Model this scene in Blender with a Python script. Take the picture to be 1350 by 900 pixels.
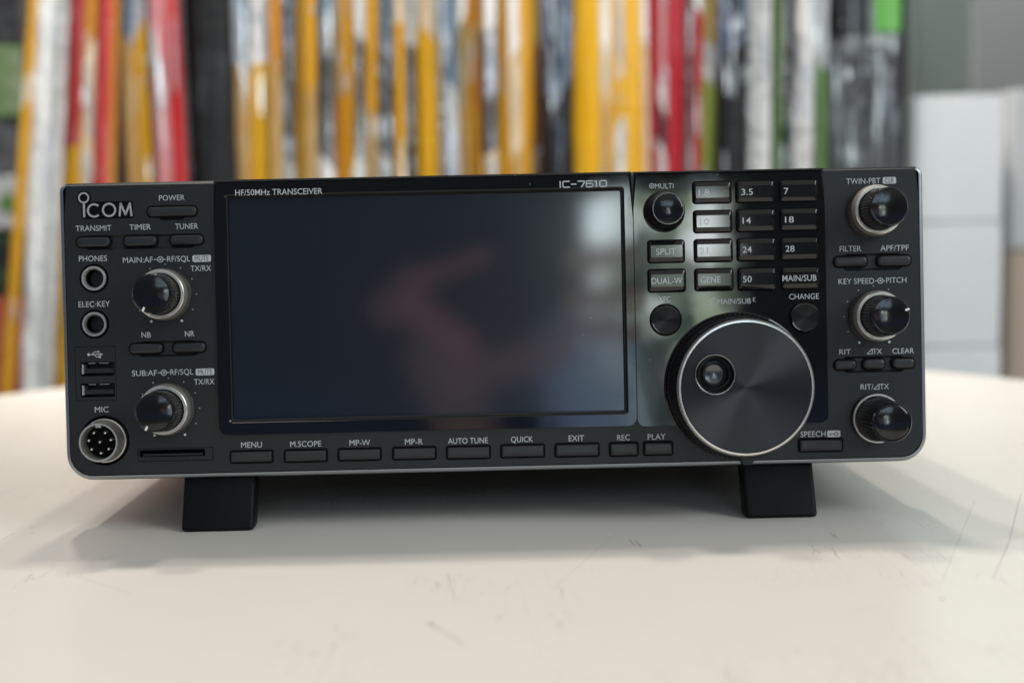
import bpy, bmesh, math, random
from mathutils import Vector, Matrix
random.seed(7)
S = bpy.context.scene
for o in list(bpy.data.objects): bpy.data.objects.remove(o)
COL = S.collection
R = math.radians

# ------------------------------------------------------------------ camera
FPX, CX, CY = 1650.0, 675.0, 450.0            # focal length and centre of the 1350x900 photograph
TILT = R(4.0)                                  # the set leans back on its front feet
_n = Vector(((654-CX)/FPX, (425-CY)/FPX, 1)).normalized()
_r = Vector((math.cos(R(1.25)), -math.sin(R(1.25)), 0)); _r = (_r - _n*(_r.dot(_n))).normalized()
_u = _r.cross(_n)
DIST = 0.493
OX, OZ = -0.003016, -0.079447
def W(v):                                      # set's own axes -> world
    c, s = math.cos(TILT), math.sin(TILT)
    return Vector((v[0], v[1]*c + v[2]*s, -v[1]*s + v[2]*c))
def loc_dir(px, py):
    d = Vector(((px-CX)/FPX, (py-CY)/FPX, 1)); return Vector((_r.dot(d), _n.dot(d), _u.dot(d)))
CAM = W(Vector((-OX, -DIST, -OZ)))
def P(px, py, depth=0.0):                      # a measured point of the front panel -> metres on the panel
    l = loc_dir(px, py); k = (DIST+depth)/l.y
    return l.x*k - OX, l.z*k - OZ
def at(px, py, Y):                             # a measured point of the background at world depth Y
    d = W(loc_dir(px, py)); return CAM + d*((Y-CAM.y)/d.y)
cd = bpy.data.cameras.new('camera'); cam = bpy.data.objects.new('camera', cd); COL.objects.link(cam)
right = W(Vector((_r.x, _n.x, _u.x))); down = W(Vector((_r.y, _n.y, _u.y))); fwd = W(Vector((_r.z, _n.z, _u.z)))
m = Matrix((( right.x, -down.x, -fwd.x, CAM.x), (right.y, -down.y, -fwd.y, CAM.y), (right.z, -down.z, -fwd.z, CAM.z), (0, 0, 0, 1)))
cam.matrix_world = m
cd.sensor_width = 36; cd.lens = FPX/1350*36; cd.clip_start = .01; cd.clip_end = 100
cd.dof.use_dof = True; cd.dof.focus_distance = 0.484; cd.dof.aperture_fstop = cd.lens/8.6
S.camera = cam
S.view_settings.view_transform = 'Standard'; S.view_settings.look = 'None'
S.view_settings.exposure = 0; S.view_settings.gamma = 1; S.view_settings.use_curve_mapping = False

# ------------------------------------------------------------------ world: the dim shop round the table, with one window behind the photographer
world = bpy.data.worlds.new('World'); S.world = world; world.use_nodes = True
nt = world.node_tree; nt.nodes.clear()
class NB:
    """small node-expression builder"""
    def __init__(s, nt): s.nt = nt
    def n(s, t): return s.nt.nodes.new(t)
    def put(s, sock, v):
        if hasattr(v, 'is_output') or isinstance(v, bpy.types.NodeSocket): s.nt.links.new(v, sock)
        else: sock.default_value = v
    def m(s, op, a, b=None, c=None, clamp=False):
        x = s.n('ShaderNodeMath'); x.operation = op; x.use_clamp = clamp
        s.put(x.inputs[0], a)
        if b is not None: s.put(x.inputs[1], b)
        if c is not None: s.put(x.inputs[2], c)
        return x.outputs[0]
    def sm(s, v, a, b, lo=0., hi=1.):
        x = s.n('ShaderNodeMapRange'); x.interpolation_type = 'SMOOTHSTEP'
        s.put(x.inputs[0], v); x.inputs[1].default_value = a; x.inputs[2].default_value = b
        x.inputs[3].default_value = lo; x.inputs[4].default_value = hi
        return x.outputs[0]
    def dot(s, v, w):
        x = s.n('ShaderNodeVectorMath'); x.operation = 'DOT_PRODUCT'; s.put(x.inputs[0], v); x.inputs[1].default_value = w
        return x.outputs['Value']
    def xyz(s, a, b, c):
        x = s.n('ShaderNodeCombineXYZ'); s.put(x.inputs[0], a); s.put(x.inputs[1], b); s.put(x.inputs[2], c); return x.outputs[0]
    def mix(s, f, a, b, mode='MIX'):
        x = s.n('ShaderNodeMix'); x.data_type = 'RGBA'; x.blend_type = mode
        s.put(x.inputs[0], f); s.put(x.inputs[6], a); s.put(x.inputs[7], b); return x.outputs[2]
    def noise(s, vec, scale, detail=2., rough=.5, out=0):
        x = s.n('ShaderNodeTexNoise'); s.put(x.inputs['Vector'], vec); x.inputs['Scale'].default_value = scale
        x.inputs['Detail'].default_value = detail; x.inputs['Roughness'].default_value = rough; return x.outputs[out]
    def ramp(s, f, stops, interp='LINEAR'):
        x = s.n('ShaderNodeValToRGB'); s.put(x.inputs[0], f); cr = x.color_ramp; cr.interpolation = interp
        while len(cr.elements) < len(stops): cr.elements.new(.5)
        for e, (p, c) in zip(cr.elements, stops): e.position = p; e.color = (*c, 1)
        return x.outputs[0]
    def mapping(s, vec, scale=(1, 1, 1), rot=(0, 0, 0), loc=(0, 0, 0)):
        x = s.n('ShaderNodeMapping'); s.put(x.inputs[0], vec); x.inputs[1].default_value = loc; x.inputs[2].default_value = rot; x.inputs[3].default_value = scale
        return x.outputs[0]
b = NB(nt)
G = b.n('ShaderNodeTexCoord').outputs['Generated']
ea = b.dot(G, (1, 0, 0)); eb = b.dot(G, tuple(-W(Vector((0, 1, 0))))); ec = b.dot(G, tuple(W(Vector((0, 0, 1)))))
back = b.sm(eb, .05, .3)
ebs = b.m('MAXIMUM', eb, .05)
U_, V_ = b.m('DIVIDE', ea, ebs), b.m('DIVIDE', ec, ebs)
def env_pt(px, py): return (px-654)/FPX, (425-py)/FPX
upc = b.dot(G, (0, 0, 1))
room = b.ramp(b.m('MULTIPLY_ADD', upc, .5, .5), [(0, (.30, .27, .24)), (.42, (.36, .35, .335)), (.56, (.42, .425, .43)), (.75, (.78, .77, .74)), (1, (.92, .90, .86))])
dimback = b.mix(b.m('MULTIPLY', back, b.sm(upc, .55, .15)), room, (.17, .19, .22, 1))
# blue glow added low behind the photographer to tint the lower screen
low = b.m('MULTIPLY', back, b.sm(V_, -.02, -.085))
dimback = b.mix(b.m('MULTIPLY', low, .8), dimback, (.20, .29, .56, 1))
lft = b.m('MULTIPLY', back, b.sm(U_, -.13, -.24))  # blue tint added at left for the screen's left side
dimback = b.mix(b.m('MULTIPLY', lft, .6), dimback, (.20, .27, .40, 1))
# the window with the street trees outside
wv = b.xyz(U_, V_, 0)
wu = b.m('MULTIPLY_ADD', b.m('SUBTRACT', b.noise(wv, 22, 2), .5), .05, U_)
wvv = b.m('MULTIPLY_ADD', b.m('SUBTRACT', b.noise(b.mapping(wv, (1, 1, 1), loc=(4, 2, 0)), 22, 2), .5), .03, V_)
win = b.m('MULTIPLY', b.sm(wu, .064, .084), b.sm(wu, .198, .172))
win = b.m('MULTIPLY', win, b.m('MULTIPLY', b.sm(wvv, -.120, -.095), b.sm(wvv, .108, .090)))
win = b.m('MULTIPLY', win, back)
pat = b.noise(b.mapping(wv, (1, .55, 1), loc=(.31, .12, 0)), 30, 3, .5)
view = b.ramp(pat, [(.36, (.03, .05, .055)), (.44, (.15, .20, .14)), (.49, (.42, .52, .34)), (.54, (.60, .72, .66)), (.62, (1.05, 1.12, 1.15))])
topsky = b.m('MULTIPLY', b.sm(V_, .035, .075), b.sm(U_, .12, .09))
view = b.mix(b.m('MULTIPLY', topsky, .9), view, (1.25, 1.45, 1.5, 1))
dimback = b.mix(win, dimback, b.mix(1.0, view, (28, 28, 28, 1), 'MULTIPLY'))
# bright sky strip added above it to put highlights on the background film
cl = b.m('MULTIPLY', b.m('MULTIPLY', b.sm(V_, .17, .20), b.sm(V_, .44, .36)), b.m('MULTIPLY', b.sm(U_, -.16, -.12), b.sm(U_, .34, .30)))
cl = b.m('MULTIPLY', cl, b.m('MULTIPLY', back, b.sm(b.noise(wv, 18, 2), .42, .52)))
dimback = b.mix(cl, dimback, (5.0, 6.6, 8.0, 1))
# photographer's arms and hands painted in
def seg(p, q, r):
    (x0, y0), (x1, y1) = env_pt(*p), env_pt(*q); dx, dy = x1-x0, y1-y0; L2 = dx*dx+dy*dy
    ax, ay = b.m('SUBTRACT', U_, x0), b.m('SUBTRACT', V_, y0)
    t = b.m('DIVIDE', b.m('ADD', b.m('MULTIPLY', ax, dx), b.m('MULTIPLY', ay, dy)), L2, clamp=True)
    ex, ey = b.m('SUBTRACT', ax, b.m('MULTIPLY', t, dx)), b.m('SUBTRACT', ay, b.m('MULTIPLY', t, dy))
    d = b.m('SQRT', b.m('ADD', b.m('MULTIPLY', ex, ex), b.m('MULTIPLY', ey, ey)))
    return b.m('MULTIPLY', b.sm(d, r*1.5/FPX, r*.45/FPX), back)
for p, q, r, c, k in [((790, 480), (800, 540), 75, (2.4, 3.4, 5.2), .85), ((575, 470), (610, 560), 40, (1.7, 1.25, 1.15), .8), ((600, 500), (735, 462), 24, (1.9, 1.2, 1.2), .8),  # first blob: blue glow added for the screen's lower right
                      ((512, 405), (548, 372), 24, (1.9, 1.15, 1.25), .8), ((545, 370), (640, 338), 12, (2.4, 1.2, 1.3), .8),
                      ((545, 405), (612, 455), 22, (2.6, 1.25, 1.4), .85), ((765, 345), (835, 340), 18, (3.6, 2.9, 2.4), .95),
                      ((760, 398), (835, 392), 16, (2.6, 1.8, 1.6), .95), ((755, 433), (835, 440), 16, (2.2, 1.5, 1.5), .9),
                      ((868, 465), (874, 560), 22, (.7, .95, 1.0), .92), ((846, 310), (852, 385), 13, (1.2, 1.7, 1.6), .8),
                      ((866, 332), (892, 372), 34, (3.0, 3.9, 3.5), .85), ((872, 394), (882, 394), 12, (2.4, 3.2, 2.4), .8), ((922, 370), (945, 372), 20, (4.0, 5.0, 4.2), .8), ((922, 255), (935, 254), 14, (4.4, 5.4, 6.0), .8)]:  # blobs added to dim the glare over key legends
    dimback = b.mix(b.m('MULTIPLY', seg(p, q, r), k), dimback, (*c, 1))
bg = b.n('ShaderNodeBackground'); wo = b.n('ShaderNodeOutputWorld')
nt.links.new(dimback, bg.inputs[0]); bg.inputs[1].default_value = .52
nt.links.new(bg.outputs[0], wo.inputs[0])

# ------------------------------------------------------------------ lamps: shop spotlights above and behind the set, window light from the right, plus added fill lamps
def lamp(name, loc, aim, power, size, color=(1, 1, 1), shape='DISK', sy=None):
    l = bpy.data.lights.new(name, 'AREA'); l.energy = power; l.shape = shape; l.size = size; l.color = color
    if sy: l.size_y = sy
    o = bpy.data.objects.new(name, l); COL.objects.link(o); o.location = loc
    o.rotation_euler = (Vector(aim)-Vector(loc)).to_track_quat('-Z', 'Y').to_euler(); return o
lamp('ceiling_spot_or_fill', (-.44, .80, 1.78), (0, .1, 0), 9.5, .10, (1, .91, .82))
lamp('ceiling_spot_or_fill', (-.12, .66, 1.80), (0, .1, 0), 7.3, .10, (1, .91, .82))
lamp('ceiling_spot_or_fill', (.18, .76, 1.80), (0, .1, 0), 8.2, .10, (1, .91, .82))
lamp('ceiling_spot_or_fill', (-.50, -.60, 1.9), (0, .2, 0), 1.8, .5, (1, .92, .83))  # soft front fill, added to lift the shade
lamp('window_light', (1.70, -.95, 1.10), (0, .1, .1), 20, 1.0, (.86, .97, 1.0), 'RECTANGLE', 1.2)
for _x in (-.50, .12):                         # fill lamps added to brighten the goods behind the table
    _l = lamp('background_fill', (_x, .30, 1.30), (_x, 1.0, .12), 2.6, .12, (1, .97, .92)); _l.data.spread = R(80)
_l = lamp('background_fill', (1.1, 1.35, 1.7), (.85, 2.3, .35), 12.0, .2, (.92, 1, .96)); _l.data.spread = R(100)  # fill added to brighten the far wall

# ------------------------------------------------------------------ materials
def mat(name, base=(.5, .5, .5), rough=.5, metal=0., spec=.5, build=None):
    mm = bpy.data.materials.new(name); mm.use_nodes = True
    p = mm.node_tree.nodes['Principled BSDF']
    p.inputs['Base Color'].default_value = (*base, 1); p.inputs['Roughness'].default_value = rough
    p.inputs['Metallic'].default_value = metal; p.inputs['Specular IOR Level'].default_value = spec
    if build: build(NB(mm.node_tree), p)
    return mm
def objc(B): return B.n('ShaderNodeTexCoord').outputs['Object']
def bump(B, p, h, strength, dist=.001):
    x = B.n('ShaderNodeBump'); x.inputs['Strength'].default_value = strength; x.inputs['Distance'].default_value = dist
    B.put(x.inputs['Height'], h); B.nt.links.new(x.outputs[0], p.inputs['Normal'])
def grain(scale, amt, strength=.1, base=(.03, .03, .03), var=.25, rv=.1, rough=.5):
    def f(B, p):
        c = objc(B); h = B.noise(c, scale, 3, .6); big = B.noise(c, 60, 3, .6)
        B.put(p.inputs['Base Color'], B.mix(B.m('MULTIPLY', big, var), (*base, 1), tuple(x*1.7 for x in base)+(1,)))
        B.put(p.inputs['Roughness'], B.m('MULTIPLY_ADD', big, rv, rough-rv/2))
        bump(B, p, h, strength, amt)
    return f
M = {}
M['panel'] = mat('matte_charcoal_metallic', metal=.35, build=grain(2600, .0002, .35, (.018, .0198, .0205), .3, .12, .44))
def gloss_f(B, p):
    c = objc(B); big = B.noise(c, 45, 4, .65); v = B.n('ShaderNodeTexVoronoi'); B.put(v.inputs['Vector'], c); v.inputs['Scale'].default_value = 330
    speck = B.m('MULTIPLY', B.sm(v.outputs['Distance'], .13, .06), B.sm(B.noise(c, 90, 1), .60, .66))
    B.put(p.inputs['Roughness'], B.m('ADD', B.m('MULTIPLY_ADD', big, .03, .012), B.m('MULTIPLY', speck, .4)))
    B.put(p.inputs['Base Color'], B.mix(B.m('MULTIPLY', speck, .30), (.0045, .005, .0055, 1), (.22, .22, .21, 1)))
    bump(B, p, B.noise(c, 38, 2), .035, .002)
M['gloss'] = mat('piano_black', (.005, .005, .005), .05, build=gloss_f)
M['keygloss'] = mat('black_key_gloss', (.008, .008, .008), .05, spec=.55)
M['rubber'] = mat('dark_key_plastic', build=grain(1800, .0002, .2, (.017, .018, .018), .3, .1, .40))
M['gap'] = mat('black_gap', (.0025, .0025, .0025), .75, spec=.15)
def silver_f(B, p): bump(B, p, B.noise(objc(B), 2500, 2), .12, .0002)
M['silver'] = mat('silver_paint_metal', (.33, .345, .36), .34, .85, build=silver_f)
def streak(B, p):
    c = objc(B); B.put(p.inputs['Roughness'], B.m('MULTIPLY_ADD', B.noise(B.mapping(c, (1, 1, 1)), 700, 3), .18, .20))
M['ring'] = mat('satin_nickel', (.62, .585, .53), .36, .75)
M['chrome'] = mat('bright_chrome', (.74, .71, .65), .27, .78)
M['knurl'] = mat('knurled_nickel', (.36, .32, .26), .36, .8)
M['cap'] = mat('black_knob_plastic', (.006, .006, .0065), .12, build=lambda B, p: bump(B, p, B.noise(objc(B), 250, 2), .06, .0006))
M['capside'] = mat('black_knob_grip', (.009, .009, .009), .38, build=lambda B, p: bump(B, p, B.noise(objc(B), 900, 2), .15, .0004))
M['print'] = mat('white_print', (.60, .62, .63), .55)
M['printdark'] = mat('dark_print', (.03, .033, .036), .5)
M['logo'] = mat('logo_metal', (.58, .56, .54), .38, .6)
M['pointer'] = mat('pointer_white', (.88, .86, .78), .45)
M['foot'] = mat('black_rubber', build=grain(900, .0003, .25, (.003, .003, .003), .3, .15, .5), spec=.18)
M['housing'] = mat('black_steel', build=grain(1500, .0003, .2, (.006, .006, .0065), .3, .1, .5))
M['gold'] = mat('pin_silver', (.75, .72, .66), .25, 1.)
def screen_f(B, p):
    c = objc(B); v = B.n('ShaderNodeTexVoronoi'); B.put(v.inputs['Vector'], c); v.inputs['Scale'].default_value = 190
    speck = B.m('MULTIPLY', B.sm(v.outputs['Distance'], .075, .03), B.sm(B.noise(c, 34, 1), .60, .68))
    smear = B.noise(c, 26, 4, .65)
    B.put(p.inputs['Roughness'], B.m('MULTIPLY_ADD', smear, .04, .15))
    B.put(p.inputs['Base Color'], B.mix(B.m('MULTIPLY', speck, .5), (.0105, .0155, .0235, 1), (.25, .25, .25, 1)))
M['screen'] = mat('screen_glass', (.006, .009, .014), .12, build=screen_f)
with_coat = M['screen'].node_tree.nodes['Principled BSDF']; with_coat.inputs['Specular IOR Level'].default_value = .22; with_coat.inputs['Coat Weight'].default_value = .75; with_coat.inputs['Coat Roughness'].default_value = .045
def spin_f(B, p):
    t = B.n('ShaderNodeTangent'); t.direction_type = 'RADIAL'; t.axis = 'Y'
    B.nt.links.new(t.outputs[0], p.inputs['Tangent']); p.inputs['Anisotropic'].default_value = .95; p.inputs['Anisotropic Rotation'].default_value = .25
    c = objc(B); x = B.n('ShaderNodeSeparateXYZ'); B.put(x.inputs[0], B.n('ShaderNodeTexCoord').outputs['Generated'])
    gx, gz = B.m('SUBTRACT', x.outputs[0], .5), B.m('SUBTRACT', x.outputs[2], .5)
    rad = B.m('SQRT', B.m('ADD', B.m('MULTIPLY', gx, gx), B.m('MULTIPLY', gz, gz)))
    B.put(p.inputs['Roughness'], B.m('MULTIPLY_ADD', B.noise(B.xyz(B.m('MULTIPLY', rad, 40.), 0, 0), 3, 3, .7), .08, .46))
M['spun'] = mat('spun_dark_metal', (.060, .062, .068), .28, 1., build=spin_f)
M['dimplerim'] = mat('dimple_rim', (.25, .25, .25), .25, .9)
M['dimplecup'] = mat('dimple_cup', (.13, .135, .14), .25, .9)
M['spunkey'] = mat('spun_black_key', (.022, .022, .022), .33, .7, build=spin_f)

# ------------------------------------------------------------------ mesh builder
class MB:
    def __init__(s): s.v = []; s.f = []; s.mi = []; s.mats = []
    def k(s, m):
        m = M[m] if isinstance(m, str) else m
        if m not in s.mats: s.mats.append(m)
        return s.mats.index(m)
    def face(s, pts, m):
        i = len(s.v); s.v += [tuple(p) for p in pts]; s.f.append(tuple(range(i, i+len(pts)))); s.mi.append(s.k(m))
    def loft(s, rings, mats, cap0=None, cap1=None, closed=True):
        """rings of equal length; mats one per step"""
        n = len(rings[0]); i0 = len(s.v)
        for r in rings: s.v += [tuple(p) for p in r]
        for a in range(len(rings)-1):
            mm = s.k(mats[a] if isinstance(mats, (list, tuple)) else mats)
            for j in range(n if closed else n-1):
                j2 = (j+1) % n
                s.f.append((i0+a*n+j, i0+a*n+j2, i0+(a+1)*n+j2, i0+(a+1)*n+j)); s.mi.append(mm)
        if cap0: s.f.append(tuple(i0+j for j in reversed(range(n)))); s.mi.append(s.k(cap0))
        if cap1:
            q = i0+(len(rings)-1)*n; s.f.append(tuple(q+j for j in range(n))); s.mi.append(s.k(cap1))
    def lathe(s, prof, cx, cz, mats, n=56, cap0=None, cap1=None, knurl=None):
        rings = []
        for idx, (r, y) in enumerate(prof):
            ring = []
            for j in range(n):
                a = 2*math.pi*j/n
                rr = r
                if knurl and idx in knurl: rr = r*(1-knurl[idx]*(j % 2))
                ring.append((cx+rr*math.cos(a), y, cz+rr*math.sin(a)))
            rings.append(ring)
        s.loft(rings, mats, cap0, cap1)
    def box(s, x0, x1, y0, y1, z0, z1, m):
        r = lambda y: [(x0, y, z0), (x1, y, z0), (x1, y, z1), (x0, y, z1)]
        s.loft([r(y1), r(y0)], m, m, m)
    def flat(s, outline, y, m): s.face([(x, y, z) for x, z in outline], m)
    def build(s, name, parent=None, sharp=35, link=True):
        me = bpy.data.meshes.new(name); me.from_pydata(s.v, [], s.f); me.update()
        for mm in s.mats: me.materials.append(mm)
        for p, i in zip(me.polygons, s.mi): p.material_index = i; p.use_smooth = len(p.vertices) <= 6
        bm = bmesh.new(); bm.from_mesh(me); bmesh.ops.remove_doubles(bm, verts=bm.verts, dist=1e-6)
        bm.to_mesh(me); bm.free()
        me.set_sharp_from_angle(angle=R(sharp))
        for p in me.polygons:
            if len(p.vertices) > 6: p.use_smooth = False
        o = bpy.data.objects.new(name, me); COL.objects.link(o)
        if parent: o.parent = parent
        return o
def rrect(x0, z0, x1, z1, r, n=6, rb=None):
    """rounded rectangle, counter-clockwise seen from the front; rb = radius of the two bottom corners"""
    rb = r if rb is None else rb; out = []
    for cx, cz, a0, q in ((x1-rb, z0+rb, -90, rb), (x1-r, z1-r, 0, r), (x0+r, z1-r, 90, r), (x0+rb, z0+rb, 180, rb)):
        for i in range(n+1):
            a = R(a0+90*i/n); out.append((cx+q*math.cos(a), cz+q*math.sin(a)))
    return out
def at_y(o, y): return [(x, y, z) for x, z in o]
def inset(x0, z0, x1, z1, d): return x0+d, z0+d, x1-d, z1-d
def rect_px(x0, y0, x1, y1, depth=0.):
    xa, _ = P(x0, (y0+y1)/2, depth); xb, _ = P(x1, (y0+y1)/2, depth)
    xm = (x0+x1)/2; _, za = P(xm, y1, depth); _, zb = P(xm, y0, depth)
    return xa, za, xb, zb
def flats(me):
    me.set_sharp_from_angle(angle=R(32))
    for p in me.polygons: p.use_smooth = not (p.normal.y < -.9999 and (len(p.vertices) > 6 or p.area > 4e-5))
def bevel_front(o, rule, width, seg=3):
    """bevel the front edges of a panel; rule(mid) -> True picks an edge"""
    bm = bmesh.new(); bm.from_mesh(o.data); ymin = min(v.co.y for v in bm.verts)
    es = [e for e in bm.edges if all(abs(v.co.y-ymin) < 1e-6 for v in e.verts) and rule((e.verts[0].co+e.verts[1].co)/2)]
    bmesh.ops.bevel(bm, geom=es, offset=width, segments=seg, affect='EDGES', profile=.5)
    bm.to_mesh(o.data); bm.free(); flats(o.data)
def cut(o, cutter):
    c = cutter.build('cutter')
    md = o.modifiers.new('cut', 'BOOLEAN'); md.operation = 'DIFFERENCE'; md.object = c; md.solver = 'EXACT'
    c.parent = o.parent
    bpy.context.view_layer.update()
    dg = bpy.context.evaluated_depsgraph_get()
    me = bpy.data.meshes.new_from_object(o.evaluated_get(dg)); old = o.data
    o.modifiers.clear(); o.data = me; me.name = old.name
    bpy.data.objects.remove(c)
    flats(me)
    return o
# lettering
_fc = {}
def glyphs(sx, bold):
    key = (sx, bold)
    if key not in _fc:
        cu = bpy.data.curves.new('t', 'FONT'); cu.body = sx; cu.offset = bold; cu.resolution_u = 3
        ob = bpy.data.objects.new('t', cu); COL.objects.link(ob)
        bpy.context.view_layer.update()
        dg = bpy.context.evaluated_depsgraph_get()
        me = bpy.data.meshes.new_from_object(ob.evaluated_get(dg))
        vs = [v.co.copy() for v in me.vertices]; fs = [tuple(p.vertices) for p in me.polygons]
        bpy.data.objects.remove(ob); bpy.data.curves.remove(cu); bpy.data.meshes.remove(me)
        _fc[key] = (vs, fs)
    return _fc[key]
def text(mb, sx, x0, x1, yc, y, m='print', hpx=7.2, bold=-.003, depth=None, mirror=False):
    """print sx between photo columns x0..x1, centred on row yc, capitals hpx high, at panel depth y"""
    d = y if depth is None else depth
    xa, zc = P(x0, yc, d); xb, _ = P(x1, yc, d); zc = P((x0+x1)/2, yc, d)[1]
    h = hpx*(DIST+d)/FPX
    H, _f = glyphs('H', bold); hz = max(v.y for v in H); h0 = min(v.y for v in H)
    vs, fs = glyphs(sx, bold); mn = min(v.x for v in vs); mx = max(v.x for v in vs)
    kx = (xb-xa)/(mx-mn); kz = h/(hz-h0); i = len(mb.v); k = mb.k(m)
    for v in vs: mb.v.append((xa+(v.x-mn)*kx, y, zc-h/2+(v.y-h0)*kz))
    for f in fs: mb.f.append(tuple(q+i for q in f)); mb.mi.append(k)
def stroke(mb, pts, w, y, m='print'):
    for (xa, za), (xb, zb) in zip(pts[:-1], pts[1:]):
        d = Vector((xb-xa, zb-za)); L = d.length; d /= L; nx, nz = -d.y*w/2, d.x*w/2; ex, ez = d.x*w*.3, d.y*w*.3
        mb.face([(xa+nx-ex, y, za+nz-ez), (xa-nx-ex, y, za-nz-ez), (xb-nx+ex, y, zb-nz+ez), (xb+nx+ex, y, zb+nz+ez)], m)
def arc(mb, cx, cz, r, w, y, m='print', a0=0, a1=360, n=28):
    A = [R(a0+(a1-a0)*i/n) for i in range(n+1)]
    for p, q in zip(A[:-1], A[1:]):
        mb.face([(cx+(r-w/2)*math.cos(p), y, cz+(r-w/2)*math.sin(p)), (cx+(r+w/2)*math.cos(p), y, cz+(r+w/2)*math.sin(p)),
                 (cx+(r+w/2)*math.cos(q), y, cz+(r+w/2)*math.sin(q)), (cx+(r-w/2)*math.cos(q), y, cz+(r-w/2)*math.sin(q))], m)
def disc(mb, cx, cz, r, y, m='print', n=16):
    mb.face([(cx+r*math.cos(2*math.pi*i/n), y, cz+r*math.sin(2*math.pi*i/n)) for i in range(n)], m)

def tag(o, label=None, cat=None, group=None, kind=None):
    if label: o['label'] = label
    if cat: o['category'] = cat
    if group: o['group'] = group
    if kind: o['kind'] = kind
    return o
def empty(name, loc=(0, 0, 0)):
    o = bpy.data.objects.new(name, None); COL.objects.link(o); o.location = loc; o.empty_display_size = .05; return o

# ------------------------------------------------------------------ room: floor, far wall
def floor_f(B, p):
    c = objc(B); B.put(p.inputs['Base Color'], B.mix(B.noise(c, 9, 5, .6), (.26, .23, .20, 1), (.36, .33, .29, 1)))
M['floor'] = mat('floor_vinyl', (.3, .27, .24), .5, build=floor_f)
FZ = -.74
mb = MB(); mb.box(-4, 4, -4, 4, FZ-.05, FZ, 'floor'); tag(mb.build('floor'), kind='structure')
def wall_f(B, p):
    c = objc(B)
    B.put(p.inputs['Base Color'], B.mix(B.noise(c, 3, 4, .6), (.66, .82, .74, 1), (.72, .86, .79, 1)))
    bump(B, p, B.noise(c, 60, 4), .2, .004)
M['wall'] = mat('grey_green_wall', (.4, .45, .43), .7, build=wall_f)
mb = MB(); mb.box(-4, 4, 2.3, 2.4, FZ, 2.0, 'wall')
tag(mb.build('wall'), 'plain grey green shop wall far behind the white cabinet', 'wall')

# ------------------------------------------------------------------ table
def table_f(B, p):
    c = objc(B)
    big = B.noise(c, 7, 4, .6); fine = B.noise(c, 90, 4, .65)
    base = B.mix(big, (.735, .695, .635, 1), (.80, .76, .705, 1))
    sc = None
    for rot, sx, sy, off, th in ((.5, 26, 2.2, 0, .715), (-.7, 30, 2.6, 5, .72), (1.9, 24, 3, 9, .725)):
        nn = B.noise(B.mapping(c, (sx, sy, 1), (0, 0, rot), (off, off, 0)), 6, 1.5, .5)
        ln = B.m('MULTIPLY', B.sm(B.m('ABSOLUTE', B.m('SUBTRACT', nn, .5)), .006, .0), B.sm(B.noise(B.mapping(c, (1, 1, 1), loc=(off, 2, 0)), 11, 1), .55, .66))
        sc = ln if sc is None else B.m('MAXIMUM', sc, ln)
    v = B.n('ShaderNodeTexVoronoi'); B.put(v.inputs['Vector'], c); v.inputs['Scale'].default_value = 80
    dots = B.m('MULTIPLY', B.sm(v.outputs['Distance'], .075, .03), B.sm(B.noise(c, 16, 1), .72, .78))
    col = B.mix(B.m('MULTIPLY', sc, .55), base, (.36, .29, .28, 1))
    col = B.mix(B.m('MULTIPLY', dots, .55), col, (.30, .25, .21, 1))
    # the scuffs one can point to
    xs = B.n('ShaderNodeSeparateXYZ'); B.put(xs.inputs[0], c)
    def tp(px, py):
        d = W(loc_dir(px, py)); q = CAM - d*(CAM.z/d.z); return q.x+.009, q.y-.22
    for a_, e_, w_, k_, cc in (((566, 821), (571, 823), .0011, .75, (.22, .17, .13)), ((570, 823), (612, 849), .0016, .22, (.35, .30, .26)), ((1346, 650), (1330, 715), .0006, .5, (.45, .33, .38)),
                               ((1330, 715), (1309, 762), .0006, .4, (.45, .33, .38)), ((830, 711), (836, 718), .0006, .6, (.36, .26, .28)), ((838, 712), (845, 720), .0006, .6, (.36, .26, .28)), ((590, 755), (600, 790), .0004, .35, (.4, .35, .32)),
                               ((105, 760), (175, 782), .0004, .35, (.4, .35, .32)), ((1240, 788), (1243, 789), .0009, .6, (.3, .24, .2)), ((1110, 810), (1165, 795), .0004, .3, (.4, .35, .32)), ((408, 860), (418, 862), .0009, .35, (.4, .33, .28)),
                               ((735, 770), (815, 700), .0004, .25, (.4, .35, .32)), ((655, 815), (661, 812), .0008, .4, (.36, .3, .26)), ((480, 645), (474, 655), .0010, .5, (.8, .8, .78)), ((1285, 660), (1240, 770), .0004, .3, (.42, .36, .33))):
        (x0, y0), (x1, y1) = tp(*a_), tp(*e_); dx, dy = x1-x0, y1-y0; L2 = dx*dx+dy*dy
        ax, ay = B.m('SUBTRACT', xs.outputs[0], x0), B.m('SUBTRACT', xs.outputs[1], y0)
        t = B.m('DIVIDE', B.m('ADD', B.m('MULTIPLY', ax, dx), B.m('MULTIPLY', ay, dy)), L2, clamp=True)
        ex, ey = B.m('SUBTRACT', ax, B.m('MULTIPLY', t, dx)), B.m('SUBTRACT', ay, B.m('MULTIPLY', t, dy))
        dd = B.m('MULTIPLY_ADD', B.m('SUBTRACT', fine, .5), w_*1.2, B.m('SQRT', B.m('ADD', B.m('MULTIPLY', ex, ex), B.m('MULTIPLY', ey, ey))))
        col = B.mix(B.m('MULTIPLY', B.sm(dd, w_, w_*.2), k_), col, (*cc, 1))
    B.put(p.inputs['Base Color'], col)
    B.put(p.inputs['Roughness'], B.m('MULTIPLY_ADD', fine, .10, .31))
    bump(B, p, fine, .05, .0008)
M['table'] = mat('off_white_laminate', (.76, .72, .66), .38, build=table_f)
M['tleg'] = mat('table_leg_steel', (.5, .5, .5), .35, .9)
table = empty('table', (-.009, .22, FZ))
TR = .445
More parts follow.
